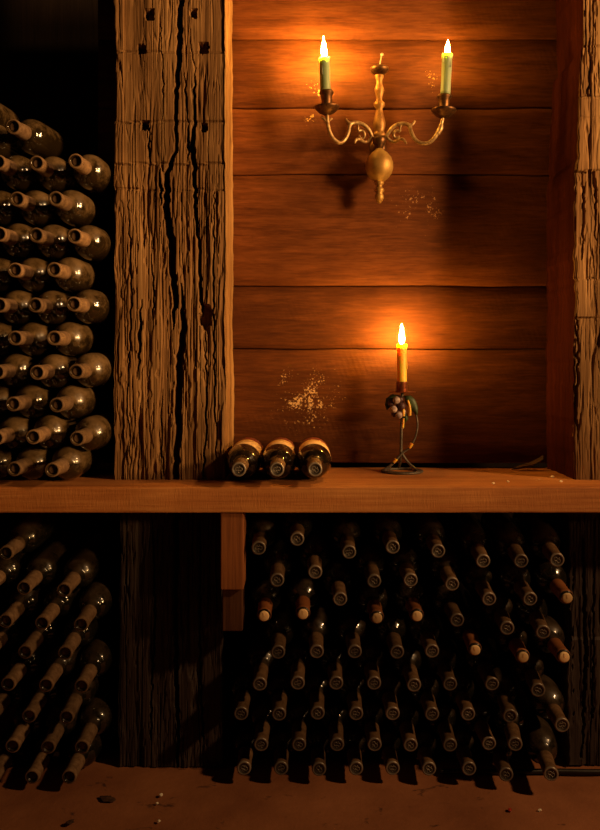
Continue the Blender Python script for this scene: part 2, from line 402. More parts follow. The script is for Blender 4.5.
def relief_left(xp, yp, X, Z):
    rough = np.where(yp < 163, .13, np.where(yp < 189, .45, np.where(yp > 490, .6, .8)))
    d = grain_relief(xp, yp, X, Z, 40, rough)
    d = d+np.where((yp < 163) & (xp > 123) & (xp < 224.3), .0035, 0)             # dressed recess
    d = d+np.where((yp < 51) & (xp > 123) & (xp < 224.3), .002, 0)+np.where((yp > 163) & (yp < 189), .003, 0)
    cracks = [[(181, -90, 2.5), (180, 0, 3), (179, 45, 3.2), (177, 72, 2.6), (175, 120, 2), (177, 145, 1.6), (170, 162, 2.6), (167, 172, 3), (166, 211, 3.4), (171, 241, 4), (172, 270, 3.6), (175, 300, 3), (172, 330, .4)],
              [(181, 284, .4), (183, 330, 3.4), (179, 360, 4), (178, 420, 3.6), (175, 478, 3.2), (176, 540, 2.4), (174, 600, 2.6), (177, 700, 1.6), (178, 772, 1)],
              [(195, 66, .3), (194, 90, 1.3), (194, 120, 1.8), (192, 150, 3), (194, 169, 2.4), (196, 223, 1.6), (199, 250, 1.6), (200, 300, 2.0), (203, 316, 1.)],
              [(184, 72, .3), (186, 100, 1.2), (187, 122, .4)], [(188, 122, .4), (188, 145, 2.), (187, 160, .4)],
              [(141, 300, .3), (139, 335, 1.8), (139, 366, .6), (138, 380, .2)],
              [(150, 124, .5), (148, 150, 1.5), (150, 163, .4)], [(159, 168, .4), (160, 185, 1.8), (161, 205, .4)],
              [(205, 330, .3), (207, 400, .9), (203, 478, .7)], [(163, 390, .2), (160, 430, .9), (163, 476, .5)], [(128, 200, .2), (131, 300, .7), (127, 400, .5), (130, 470, .3)],
              [(214, 190, .4), (213, 300, .8), (216, 460, .6)], [(160, 20, .2), (163, 90, .5), (162, 120, .2)], [(150, 240, .3), (153, 290, .9), (152, 330, .3)],
              [(152, 520, .3), (154, 620, 1), (150, 740, .5)], [(200, 520, .3), (199, 640, .9), (203, 750, .5)]]
    for c in cracks:
        q = poly_dist(xp, yp, c); d = np.maximum(d, .045*sstep(1.0, -2.2, q))
    for (hx, hy, s) in ((149, 13, 4.6), (193, 12, 3.4), (141, 48, 4.2), (203, 47, 5), (144, 124, 4), (204, 126, 3.3)):
        q = np.maximum(np.abs(xp-hx), np.abs(yp-hy)*.9)-s+(vnoise(xp*.5, yp*.5, 91)-.5)*1.6
        d = np.maximum(d, .03*sstep(.8, -.8, q))
    kn = ((xp-205)/7.)**2+((yp-317)/14.)**2+(vnoise(xp*.3, yp*.3, 12)-.5)*.8
    d = np.maximum(d, .026*sstep(1.1, .5, kn))
    for hy in (51, 121, 163, 189):
        wig = (vnoise(xp*.12, xp*0+hy, 14)-.5)*2.4
        d = d+.0045*sstep(1.3, .3, np.abs(yp-hy-wig))
    return d
def relief_right(xp, yp, X, Z):
    rough = np.where((yp > 96) & (yp < 170), .15, np.where((yp > 279) & (yp < 317), .1, .5))
    rough = np.where((yp > 317) & (yp < 490), .35, rough)
    d = grain_relief(xp, yp, X, Z, 60, rough)
    d = d+np.where((yp > 96) & (yp < 171), -.001, .003)+np.where((yp > 279) & (yp < 317), -.003, 0)
    cracks = [[(590, 40, .4), (592, 70, 1.5), (589, 96, 1.2)], [(584, 171, .8), (585, 210, 1.5), (583, 260, .4)], [(595, 171, 1.5), (597, 200, 1.2), (596, 240, .2)],
              [(578, 317, .5), (580, 350, 1), (578, 420, 1.6), (579, 440, .3)], [(592, -80, 1), (594, 0, 1), (596, 30, .3)],
              [(570, 520, 2), (572, 640, 3), (569, 700, 1)], [(585, 540, 1), (588, 660, 2), (584, 760, 1)], [(597, 520, .5), (595, 720, 1)]]
    for c in cracks:
        q = poly_dist(xp, yp, c); d = np.maximum(d, .035*sstep(1.0, -2.0, q))
    for hy, a in ((45, .004), (96, .003), (116, .001), (171, .004), (279, .003), (317, .003)):
        wig = (vnoise(xp*.12, xp*0+hy, 15)-.5)*3
        d = d+a*sstep(1.4, .3, np.abs(yp-hy-wig))
    low = vnoise(X/.02, X*0, 33)*.14                 # split, broken face low down
    d = d+np.where(yp > 640+0*low, .004, .008*(yp > 515))
    return d
def edge_left(yp):
    wl = .005*(vnoise(yp*.02, yp*0, 21)-.5)+.003*(vnoise(yp*.12, yp*0, 22)-.5); wr = .003*(vnoise(yp*.018, yp*0+2, 23)-.2)+.0016*(vnoise(yp*.14, yp*0, 24)-.5)
    lo = np.where(yp > 500, .004, 0)
    return wl+lo, wr
def edge_right(yp):
    base = np.interp(yp, [-90, 0, 44, 48, 62, 75, 100, 160, 170, 300, 480, 520, 660, 680, 770], [.022, .022, .024, .016, .012, .014, .008, .005, .001, 0, -.001, -.004, -.006, -.010, -.011])
    w = .005*(vnoise(yp*.03, yp*0, 25)-.5)+.004*(vnoise(yp*.16, yp*0, 26)-.5)
    return base+w, 0*yp
ST, SB = ZW(487, 1.60), ZW(513, 1.60)
make_post('timber_post', XW(113.5, PD), XW(226, PD), WD-.006, ST, ZTOP, M_post, edge_left, relief_left, 'broad weathered oak post with deep cracks and square peg holes, left of the candlelit alcove', 2)
make_post('timber_post', XW(575, PD), XW(720, PD), WD-.006, ST, ZTOP, M_post, edge_right, relief_right, 'rough hewn golden oak post above the shelf, cut off by the right photo edge', 7)
make_post('timber_post', XW(117, PD), XW(223, PD), WD-.006, 0, SB, M_lowpost, edge_left, relief_left, 'dark oak post under the shelf between the lower bottle stacks', 3)
make_post('timber_post', XW(572, PD), XW(720, PD), WD-.006, 0, SB, M_lowpost, edge_right, relief_right, 'dark split oak post under the shelf at the right photo edge', 8)

# ------------------------------------------------------------------ shelf (notched round the posts), bracket, rod
def shelf():
    xs = np.linspace(-1.28, 1.28, 150)
    out = [(x, 1.60+.0025*(float(vnoise(np.array([x*14]), np.array([.5]), 51)[0])-.5)) for x in xs]
    out += [(1.28, 1.93), (XW(150, PD), 1.93), (XW(150, PD), 2.25), (-1.28, 2.25)]
    bm = bmesh.new()
    bot = [bm.verts.new((x, y, SB)) for x, y in out]; top = [bm.verts.new((x, y, ST)) for x, y in out]
    bm.faces.new(top); bm.faces.new(bot[::-1])
    for i in range(len(out)):
        k = (i+1) % len(out); bm.faces.new((bot[i], bot[k], top[k], top[i]))
    bmesh.ops.recalc_face_normals(bm, faces=bm.faces)
    me = bpy.data.meshes.new('shelf'); bm.to_mesh(me); bm.free()
    o = link('wooden_shelf', me, M_shelf); bevel(o, .0035, 3)
    tag(o, 'thick rough plank shelf running the full width under the candlestick', 'shelf')
shelf()
br = empty('shelf_bracket', (XW(232, 1.62), 1.66, ZW(632, 1.62)))
def child_box(name, x0, x1, y0, y1, z0, z1, m, parent, bw=.002):
    b = MB().box(x0, x1, y0, y1, z0, z1); c = parent.location
    o = b.build(name, m, parent, origin=((x0+x1)/2, (y0+y1)/2, (z0+z1)/2)); o.location = o.location-c; bevel(o, bw); return o
child_box('board', XW(220.5, 1.61), XW(243.5, 1.61), 1.61, 1.685, ZW(590, 1.61), SB-.0005, M_brk, br)
child_box('block', XW(221.5, 1.61), XW(242, 1.61), 1.624, 1.685, ZW(632, 1.62), ZW(590, 1.61)-.0004, M_brk2, br)
tag(br, 'short wooden support block under the shelf, right of the broad post', 'bracket')
rod = MB().tube([(XW(440, 1.672)+t*.06, 1.672+.002*math.sin(t*2.), .006) for t in range(8)]+[(.76, 1.668, .007)], .0055, 8)
tag(rod.build('iron_rod', M_void), 'thin black rod on the floor under the lower right bottles', 'rod')

# ------------------------------------------------------------------ bottles
RB = .0345
MY = Matrix.Rotation(-math.pi/2, 4, 'X')        # lathe +Z -> local +Y
def body_prof(r, globe):
    sh = [(.0150, .060), (.0153, .074), (.0166, .0805), (.0205, .0845), (.0262, .0882), (.0304, .0938), (.0330, .103), (r, .126)] if not globe else \
         [(.0148, .060), (.0152, .076), (.0170, .0815), (.0215, .0850), (.0275, .0890), (.0322, .0955), (.0348, .1040), (.0360, .114), (r, .126)]
    return [(0, .012), (.0095, .012), (.0098, .001), (.0110, 0), (.0132, .0008), (.0138, .003), (.0138, .010), (.0128, .012), (.0130, .014), (.0138, .040)]+sh+\
           [(r, .20), (r, .270), (r-.0012, .284), (r-.005, .292), (r-.011, .295), (.018, .288), (.008, .276), (0, .272)]
def make_mesh(fn, name, mats):
    b = MB(); fn(b); o = b.build(name, mats); me = o.data; bpy.data.objects.remove(o); return me
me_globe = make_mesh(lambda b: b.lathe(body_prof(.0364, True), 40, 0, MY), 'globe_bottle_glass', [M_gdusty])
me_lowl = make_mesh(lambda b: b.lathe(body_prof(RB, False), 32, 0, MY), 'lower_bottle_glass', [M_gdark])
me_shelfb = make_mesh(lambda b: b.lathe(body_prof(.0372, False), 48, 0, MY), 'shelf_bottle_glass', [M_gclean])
def f_sleeve(b):                                  # dusty sleeve over the neck, open at the mouth
    b.lathe([(.0118, -.0006), (.0138, -.0008), (.0147, .001), (.0147, .011), (.0138, .013), (.0144, .030), (.0152, .050), (.0157, .064), (.0149, .066)], 28, 0, MY)
me_sleeve = make_mesh(f_sleeve, 'neck_sleeve', [M_captan])
me_corkin = make_mesh(lambda b: b.lathe([(0, .0055), (.006, .0048), (.0095, .0055), (.0097, .018)], 18, 0, MY), 'sunk_cork', [M_cork])
def f_foil(b):                                    # foil cap closed over the mouth with an embossed ring and scroll
    b.lathe([(0, .0004), (.0098, .0004), (.0108, -.0010), (.0134, -.0012), (.0146, .0008), (.0147, .011), (.0138, .013), (.0144, .030), (.0152, .050), (.0156, .062), (.0148, .064)], 28, 0, MY,
            mats=[1, 1, 2, 2, 0, 0, 0, 0, 0, 0])
    for (cx, cz, r, a0, a1) in ((-.003, .0012, .0036, 40, 320), (.0034, -.0008, .0038, -140, 150), (.0002, -.0046, .0026, 10, 250), (.001, .005, .0022, 180, 400)):
        b.tube([(cx+r*math.cos(math.radians(a0+(a1-a0)*t/7)), .0002, cz+r*math.sin(math.radians(a0+(a1-a0)*t/7))) for t in range(8)], .0006, 5, 2, 0)
me_foil = make_mesh(f_foil, 'foil_cap', [M_capfoil, M_capend, M_emboss])
def f_redcap(b):
    b.lathe([(.0118, .0045), (.0140, .0045), (.0147, .006), (.0147, .014), (.0140, .016), (.0144, .030), (.0152, .050), (.0156, .062), (.0148, .064)], 28, 0, MY)
me_redcap = make_mesh(f_redcap, 'neck_foil', [M_capred])
def f_bare(b):
    b.lathe([(0, -.0030), (.0085, -.0030), (.0102, -.0022), (.0108, .0005), (.0108, .010)], 22, 0, MY)
    b.box(-.0009, .0009, -.0036, -.002, .0005, .0085)
me_bare = make_mesh(f_bare, 'pale_cork', [M_pcork])

ORD = ['bottom', 'second', 'third', 'fourth', 'fifth', 'sixth', 'seventh', 'eighth', 'ninth', 'tenth', 'eleventh', 'twelfth', 'thirteenth']
NTH = ['first', 'second', 'third', 'fourth', 'fifth', 'sixth', 'seventh', 'eighth', 'ninth', 'tenth']
PROTO = {}
def proto(kind):
    body = {'globe': me_globe, 'tan': me_lowl, 'foil': me_lowl, 'bare': me_lowl, 'shelf': me_shelfb}[kind]
    parts = {'globe': [('neck_sleeve', me_sleeve), ('cork', me_corkin)], 'tan': [('neck_sleeve', me_sleeve), ('cork', me_corkin)], 'foil': [('foil_cap', me_foil)],
             'bare': [('neck_foil', me_redcap), ('cork', me_bare)], 'shelf': [('foil_cap', me_foil)]}[kind]
    return body, parts
PILE = []
YS, YT = 1.745, 1.885
def bottle(kind, x, y, d, pitch, yaw, label, group, parts_ok=True):
    """mouth seen at pixel (x, y); the body runs back from it"""
    m = P(x, y, d); a = math.tan(math.radians(yaw)); c = math.tan(math.radians(pitch))
    PILE.append(dict(kind=kind, m=m, S=np.array([m.x+a*(YS-d), m.z+c*(YS-d)]), T=np.array([m.x+a*(YT-d), m.z+c*(YT-d)]), label=label, group=group))
def settle():
    """nudge the bottles of a pile apart until no two bodies share space, then build them"""
    n = len(PILE); rad = [.0370 if b['kind'] == 'globe' else RB+.0007 for b in PILE]
    pairs = [(i, j) for i in range(n) for j in range(i) if PILE[i]['group'] == PILE[j]['group'] and (PILE[i]['m']-PILE[j]['m']).length < .12]
    for it in range(620):
        for key in ('T', 'S'):
            for i, j in pairs:
                    dv = PILE[i][key]-PILE[j][key]; dist = float(np.hypot(*dv)); need = rad[i]+rad[j]+.0006
                    if dist < need:
                        push = dv/max(dist, 1e-5)*(need-dist)*.5
                        for b, sg in ((PILE[i], 1), (PILE[j], -1)):
                            if key == 'T': b['T'] = b['T']+push*sg; b['S'] = b['S']+push*sg*.45
                            else: b['S'] = b['S']+push*sg; b['T'] = b['T']+push*sg
        if it < 240:
            for b in PILE:
                sl = (b['T']-b['S'])/(YT-YS); mz = b['S']-sl*(YS-b['m'].y); e = (np.array([b['m'].x, b['m'].z])-mz)*.12
                b['S'] = b['S']+e; b['T'] = b['T']+e*.3
        for b, r in zip(PILE, rad):
            lo = r+.001 if b['m'].z < ST-.1 else ST+r+.0015
            for key in ('S', 'T'):
                if b[key][1] < lo: b[key][1] = lo
                if b['m'].z < ST-.1 and b['m'].x > -.2 and b[key][0] > .566-r: b[key][0] = .566-r
                if b['m'].x < -.2 and b[key][0] > XW(113.5, PD)-.005-r: b[key][0] = XW(113.5, PD)-.005-r
    for b in PILE:
        d0 = b['m'].y; sl = (b['T']-b['S'])/(YT-YS); mz = b['S']-sl*(YS-d0)
        place(b['kind'], Vector((mz[0], d0, mz[1])), sl[0], sl[1], b['label'], b['group'])
def place(kind, m, sx, sz, label, group):
    rot = Vector((0, 1, 0)).rotation_difference(Vector((sx, 1, sz)).normalized()) @ Quaternion((0, 1, 0), random.uniform(-.6, .6))
    if kind not in PROTO:
        body, parts = proto(kind)
        o = bpy.data.objects.new('wine_bottle', body); COL.objects.link(o)
        for n, me in parts:
            c = bpy.data.objects.new(n, me); COL.objects.link(c); c.parent = o
        PROTO[kind] = o
    else:
        s = PROTO[kind]; o = s.copy(); COL.objects.link(o)
        for ch in list(s.children):
            c = ch.copy(); COL.objects.link(c); c.parent = o
    o.rotation_mode = 'QUATERNION'; o.rotation_quaternion = rot; o.location = m
    tag(o, label, 'bottle', group)
    return o
R = random.uniform
# upper left stack: rows from the shelf up, nearest the post first
UL = [[(52, 470), (14, 469), (-24, 470)], [(77, 438.5), (33, 437), (-4, 438)], [(56.5, 405), (13, 404), (-24, 405)], [(76, 371.5), (37, 372.5), (-3, 372)],
      [(54, 338), (15, 338), (-24, 338)], [(73.5, 304), (35, 305), (-1, 305)], [(54, 269.5), (15, 270), (-23, 270)], [(74.5, 236), (36, 235), (-1, 234)],
      [(55.5, 198.5), (17, 199), (-21, 199)], [(75.5, 161), (36.5, 163), (-2, 162)], [(13, 126.5), (-26, 129)], [(-47, 95)]]
for r, row in enumerate(UL):
    for k, (x, y) in enumerate(row):
        pitch = .3+.33*r+R(-.25, .25)
        if r == 10 and k == 0: pitch = 6.3
        if r == 11: pitch = 5.5
        if r == 0: pitch = 1.2
        pos = ['nearest the post', 'second from the post', 'third from the post'][k] if r < 10 else ['with its whole neck showing', 'half outside the photo'][k]
        if r == 11: lab = 'dusty wine bottle lying topmost at the left photo edge, upper left stack'
        elif r == 10: lab = 'dusty wine bottle %s in the eleventh row up, upper left stack' % pos
        else: lab = 'dusty wine bottle %s, %s row, counted up from the shelf, upper left' % (pos, ORD[r])
        bottle('globe', x, y, 1.572+R(-.006, .006), pitch, R(-.3, .3), lab, 'dusty bottles stacked above the shelf on the left')
# lower left stack: rows from the floor up
LL = [[(69, 777), (32, 777), (-7, 777)], [(87, 747), (48, 747), (12.5, 746)], [(66.5, 717), (29, 716), (-9, 716)], [(84, 686), (46, 685), (8, 684)],
      [(65, 653), (25, 652), (-12, 652)], [(84, 624.5), (42, 623), (5.5, 621)], [(64, 590), (24, 588), (-14, 588)], [(6, 553)]]
for r, row in enumerate(LL):
    for k, (x, y) in enumerate(row):
        pos = ['nearest the post', 'second from the post', 'third from the post'][k]
        lab = 'tan necked dusty bottle %s, %s row of the lower left stack' % (pos, ORD[r])
        if r == 7: lab = 'dusty bottle lying alone on top of the lower left stack'
        bottle('tan', x, y, 1.60+R(-.006, .006), 4.8 if r == 0 else 4.6+R(-.2, .2), 1.0+R(-.3, .3), lab, 'dusty bottles stacked below the shelf on the left')
# lower right pile: rows from the floor up, from the left; B marks a bare pale cork
B = 'bare'
LR = [[(244, 774.6), (281, 775), (319, 774), (356, 775), (392.6, 774), (429, 775), (469, 775), (506, 775), (551, 774)],
      [(261, 744.5), (299, 744.5), (337, 744.5), (374.5, 744.5), (410.5, 745), (450, 745), (489, 743.5), (515, 744)],
      [(241, 713.5), (279, 714), (317.5, 713), (356, 713.5), (392.6, 713.5), (432, 714), (468, 714), (510, 716), (562, 725)],
      [(259.6, 684), (297.6, 683), (336, 683), (374, 683), (414, 685), (450, 684), (492, 684), (538, 690)],
      [(278, 652), (316.6, 651.5), (354.6, 651.5), (397, 652), (432, 651), (475, 650, B), (523, 657, B), (564, 657, B)],
      [(264, 616, B), (303, 614, B), (340, 599), (377, 618, B), (417, 616, B), (457, 620), (507, 628), (543, 632)],
      [(277, 580), (315, 572), (374, 581), (410.5, 580), (452, 584), (489, 599), (530, 599), (567, 598, B)],
      [(258.6, 548), (297, 539), (349, 552), (392.6, 547), (438, 551), (483, 561), (521, 561), (557, 560)]]
for r, row in enumerate(LR):
    for k, it in enumerate(row):
        x, y = it[:2]; kind = 'bare' if len(it) > 2 else 'foil'
        d = 1.622+R(-.004, .004)
        if x > 500: d = 1.60
        if x > 540: d = 1.59
        if (x, y) in ((551, 774), (562, 725)): d = 1.57
        xm = XW(x, d)
        yaw = max(0, (x-430)/130*7.5); yaw = min(yaw, math.degrees(math.atan((.542-xm)/.295))); yaw = max(yaw, -3)
        pitch = 5 if r == 0 else 4.6+R(-.3, .3)
        if (x, y) == (551, 774): pitch = 5.5
        which = 'last on the right' if k == len(row)-1 else NTH[k]+' from the left'
        what = 'dark bottle with bare pale cork' if kind == 'bare' else 'dark bottle with embossed foil cap'
        lab = '%s, %s, %s row of lower right pile' % (what, which, ORD[r] if r < 7 else 'top')
        bottle(kind, x, y, d, pitch, yaw, lab, 'dark bottles piled below the shelf on the right')
settle()
# three bottles lying on the shelf
def f_label(a0, a1, y0, y1, r=.03735):
    def f(b):
        n = 26; vs = []
        for rr in (r, r-.0003):
            for yv in (y0, y1):
                for k in range(n+1):
                    a = math.radians(a0+(a1-a0)*k/n); vs.append((rr*math.cos(a), yv, rr*math.sin(a)))
        m = n+1; fs = [(k, k+1, m+k+1, m+k) for k in range(n)]+[(2*m+k, 2*m+k+1, 3*m+k+1, 3*m+k) for k in range(n)]
        fs += [(k, k+1, 2*m+k+1, 2*m+k) for k in range(n)]+[(m+k, m+k+1, 3*m+k+1, 3*m+k) for k in range(n)]
        fs += [(0, m, 3*m, 2*m), (n, m+n, 3*m+n, 2*m+n)]
        b.add(vs, fs)
    return f
me_lab = make_mesh(f_label(6, 174, .130, .225), 'neck_label', [M_paper]); me_lab2 = make_mesh(f_label(5, 175, .2255, .27), 'paper_label', [M_papred])
for k, (x, y, lab, yaw) in enumerate([(238.7, 467, 'brown bottle lying on the shelf against the broad post, maroon and tan label', .35),
                                      (276.8, 467.5, 'brown bottle lying on the shelf, middle of the row of three', .3),
                                      (314.9, 467, 'brown bottle lying on the shelf, nearest the candlestick of the three', .25)]):
    d = 1.578
    mm = P(x, y, d); mm.z = ST+.0376+.0004
    o = place('shelf', mm, math.tan(math.radians(yaw)), .012, lab, 'three brown bottles lying on the shelf')
    for n, me in (('label_band', me_lab), ('paper_label', me_lab2)):
        if k: break
        c = bpy.data.objects.new(n, me); COL.objects.link(c); c.parent = o

# ------------------------------------------------------------------ candles, sconce, candlestick
def MZ(v): return Matrix.Translation(v)
def lean(base, top):
    q = Vector((0, 0, 1)).rotation_difference((top-base).normalized()); return Matrix.Translation(base) @ q.to_matrix().to_4x4()
def candle(base, top, rad, m, label, group, flame_h, flame_r, melt, drips=(), power=800.):
    h = (top-base).length; q = Vector((0, 0, 1)).rotation_difference((top-base).normalized())
    b = MB(); prof = [(0, 0), (rad*.97, 0), (rad, h*.1), (rad*.98, h*.35), (rad*1.01, h*.7), (rad*.99, h*.88), (rad*melt, h*.965), (rad*melt*.97, h), (rad*.82, h+.0004), (rad*.62, h-.004), (0, h-.005)]
    b.lathe(prof, 24)
    for (ang, z0, z1, w) in drips:
        c, s = math.cos(ang)*rad*.98, math.sin(ang)*rad*.98
        b.tube([(c, s, z0), (c*1.05, s*1.05, (z0+z1)/2), (c*1.08, s*1.08, z1)], [w*.8, w*.7, w*1.2], 8, 0, 1)
        b.ball(Vector((c*1.08, s*1.08, z1)), w*1.2, 0, (1, 1, 1.3), 8)
    o = b.build('candle', m); o.location = base; o.rotation_mode = 'QUATERNION'; o.rotation_quaternion = q
    tag(o, label, 'candle', group)
    wk = MB().tube([(0, 0, h-.006), (.0003, 0, h+.004), (.0012, 0, h+.009)], .0009, 6, 0, 1).build('wick', M_wick, o)
    fl = MB().lathe([(0, h-.001), (flame_r*.55, h+flame_h*.03), (flame_r*.92, h+flame_h*.14), (flame_r, h+flame_h*.26), (flame_r*.86, h+flame_h*.44), (flame_r*.58, h+flame_h*.64), (flame_r*.3, h+flame_h*.82), (flame_r*.1, h+flame_h*.95), (0, h+flame_h)], 16).build('flame', flame_mat(power), o)
    return o
SD, CDp = 1.852, 1.812
S0 = P(379.3, 137, SD)
sconce = empty('wall_sconce', (S0.x, WD, S0.z)); tag(sconce, 'gilt brass two armed candle sconce fixed to the plank wall', 'sconce')
def schild(b, name, m):
    o = b.build(name, m, sconce); o.location = -sconce.location; return o
px = SD/F
def vprof(lst): return [(max(r, 0)*px, -(y-137)*px) for r, y in lst][::-1]
b = MB().lathe(vprof([(0, 74), (4.2, 74), (4.4, 77), (3.2, 80), (3.0, 84), (4.8, 89), (4.9, 91), (3.6, 95), (2.8, 99), (3.2, 101), (5.6, 103), (5.6, 106), (3.4, 108.5), (3.4, 111), (4.9, 117), (6.2, 123), (6.0, 127), (4.8, 131), (5.2, 133), (7, 134.5), (7, 136.5), (5, 137.5), (0, 137.5)]), 14, 0, MZ(S0) @ Matrix.Diagonal((1, .8, 1, 1)))
schild(b, 'stem', M_stem)
b = MB().lathe(vprof([(0, 137.4), (6.3, 137.4), (7.0, 140), (6.2, 143.5), (4.2, 146), (3.8, 149), (0, 149)]), 18, 0, MZ(S0)); schild(b, 'hub', M_dbrass)
b = MB().lathe(vprof([(0, 148), (3.4, 148), (4.2, 150), (8, 153), (11.8, 157.5), (13.8, 163), (13.9, 168), (12.4, 173.5), (9, 178), (5.6, 181), (4.2, 182.5), (0, 183)]), 30, 0, MZ(S0)); schild(b, 'ball', M_brass)
b = MB().lathe(vprof([(0, 182), (4.6, 182), (4.8, 183.5), (3.0, 185.5), (2.8, 187.5), (4.8, 189), (5.0, 191), (3.2, 193), (4.4, 195.5), (4.6, 198), (3.2, 201), (1.6, 203), (0, 203.5)]), 18, 0, MZ(S0)); schild(b, 'finial', M_brass)
b = MB().lathe(vprof([(0, 70.5), (6.5, 70), (8.6, 67.5), (9.3, 68), (9.0, 70.5), (6.5, 73.5), (4.0, 75), (0, 75)]), 22, 0, MZ(S0)); schild(b, 'cup', M_dbrass)
# mounting plate and pin to the wall
b = MB(); b.lathe([(0, 0), (.020, 0), (.020, .004), (.016, .007), (.008, .008), (.0065, WD-SD), (0, WD-SD)], 20, 0, Matrix.Translation((S0.x, WD-.0005, P(0, 142, SD).z)) @ Matrix.Rotation(math.pi/2, 4, 'X')); schild(b, 'wall_plate', M_dbrass)
def arm(path, thick, extra, name, m, dend):
    n = len(path); b = MB()
    pts = [P(x, y, SD+(dend-SD)*min(1, i/(n-1)*1.15)) for i, (x, y) in enumerate(path)]
    b.tube(pts, [thick*1.3*px*(1.05 if i < n-1 else .8) for i in range(n)], 8)
    for e, w in extra:
        t = .0
        pe = []
        for (x, y) in e:
            j = min(range(n), key=lambda q: (path[q][0]-x)**2+(path[q][1]-y)**2)
            pe.append(P(x, y, SD+(dend-SD)*min(1, j/(n-1)*1.15)))
        b.tube(pe, [w*1.3*px]+[w*1.3*px]*(len(pe)-2)+[w*px*.8], 7)
    schild(b, name, m)
arm([(374, 139), (371.5, 135), (368, 128), (361, 123), (353, 122.5), (349.5, 125), (348.5, 133), (345, 140), (340, 143.5), (334, 140), (329.4, 132.5), (327.3, 122), (327.3, 113)], 1.45,
    [([(351, 123.5), (348, 122.3), (346, 119)], 1.2), ([(357, 122.8), (358.5, 127), (358, 131)], .9), ([(358, 131), (362, 130), (365, 133.5), (364, 138), (360, 138.6), (359.4, 135.5)], 1.1),
     ([(371.5, 136), (369.5, 140.5), (364.5, 142.6), (359.5, 138.8), (356, 139.5), (354.8, 143)], 1.2), ([(328.5, 124), (324.5, 119.5), (321.5, 117.5)], 1.1), ([(328.5, 121), (331, 119), (332.5, 118.6)], 1.0)], 'arm', M_abrass, CDp)
arm([(384, 138), (387, 135.5), (390.5, 129.5), (396, 124.5), (404, 123.3), (409.5, 125), (411, 132), (415, 140), (421, 143.8), (430, 143), (436.5, 135.5), (441, 125.5), (443, 117)], 1.45,
    [([(408, 125), (412.5, 125), (415, 120.8)], 1.2), ([(401.5, 123.4), (400, 128), (400.5, 131.5)], .9), ([(400.5, 131.5), (396, 130), (393, 133.5), (394.5, 138), (398.5, 138), (399, 135.5)], 1.1),
     ([(386.5, 136), (389.5, 140.5), (394.5, 142.6), (400.5, 138.8), (404, 139.5), (406.5, 143.5)], 1.2), ([(437.5, 133.5), (441, 128.5), (441.5, 124)], 2.0)], 'arm', M_abrass, CDp)
pc = CDp/F
for (cx, pan_y, sock_top, tilt) in ((327, 110, 91, -.02), (443.5, 113, 95, .035)):
    base = P(cx, pan_y+5, CDp)
    T = MZ(base) @ Matrix.Rotation(tilt, 4, 'Y')
    b = MB().lathe([(0, -.001), (3*pc, 0), (7.5*pc, 2.2*pc), (11.5*pc, 6*pc), (12.7*pc, 7.6*pc), (12.4*pc, 8.3*pc), (10.5*pc, 7.2*pc), (6.5*pc, 5.2*pc), (0, 5*pc)], 28, 0, T); schild(b, 'drip_pan', M_dbrass)
    hs = (pan_y+5-sock_top)*pc
    b = MB().lathe([(0, 5*pc), (5.6*pc, 5*pc), (5.8*pc, 6.5*pc), (4.6*pc, 8*pc), (4.7*pc, 9.5*pc), (5.3*pc, 13*pc), (5.6*pc, hs-4.5*pc), (7.2*pc, hs-2.6*pc), (7.4*pc, hs-1*pc), (6.2*pc, hs), (5.5*pc, hs), (5.5*pc, hs-.002), (0, hs-.002)], 22, 0, T); schild(b, 'candle_socket', M_dbrass)
candle(P(325.6, 91.3, CDp), P(324.3, 58, CDp), 5.2*pc, M_green, 'lit pale green candle in the left arm of the sconce', 'green candles in the wall sconce', 22*pc, 2.9*pc, 1.06, [(4.2, .055, .038, .0016)], 1250.)
candle(P(445.3, 95.3, CDp), P(447.3, 54.5, CDp), 5.0*pc, M_green, 'lit green candle leaning slightly in the right arm of the sconce', 'green candles in the wall sconce', 15*pc, 2.7*pc, 1.16, [(5.3, .075, .062, .0014), (3.9, .082, .07, .0013)], 480.)
stub = MB().tube([P(378.8, 71, SD), P(379.8, 65, SD), P(380.8, 59, SD), P(381.6, 55.5, SD)], [.0022, .0016, .0014, .0014], 7); stub.ball(P(382, 54.5, SD), .0042, 0, (1, 1, .8), 9)
tag(stub.build('burnt_wick', M_pwick, origin=P(378.8, 71, SD)), 'thin pale wick left standing in the empty middle cup of the sconce', 'wick')

# candlestick on the shelf
KD = 1.83; pk = KD/F
base = P(402, 472.5, KD); base.z = ST
stick = empty('candlestick', base); tag(stick, 'wrought iron candlestick with grapes and vine leaf standing on the shelf', 'candlestick')
def kchild(b, name, m, parent=None):
    o = b.build(name, m, stick if parent is None else parent); o.location = -stick.location if parent is None else (0, 0, 0); return o
def K(x, y, dy=0.): 
    p = P(x, y, KD); p.y += dy; return p
rr = 20.5*pk
b = MB().lathe([(rr-.0092, .0008), (rr, .0004), (rr+.0016, .0025), (rr, .0056), (rr-.0092, .006), (rr-.0105, .0032), (rr-.0092, .0008)], 44, 0, MZ(base)); kchild(b, 'base_ring', M_iron)
b = MB().tube([K(402.3, 393), K(402, 410), K(401.3, 430), K(401, 453)], [.0034, .0032, .0032, .0034], 9); kchild(b, 'stem', M_iron)
zb = base.z+.0035
b = MB().tube([Vector((base.x-rr+.003, base.y-.004, zb)), K(389, 466.5, -.004), K(395.5, 460.5, -.004), K(401.6, 453.2, -.003), K(408, 449, -.003), K(411.5, 445, -.003), K(416, 435.7, -.002), K(418, 424.3, -.001), K(416, 413, .001), K(409.5, 402.5, .002), K(404.5, 396, .002)], [.0036, .0032, .003, .0028, .0024, .0022, .0021, .0021, .0021, .0021, .0021], 8); kchild(b, 'vine_rod', M_iron)
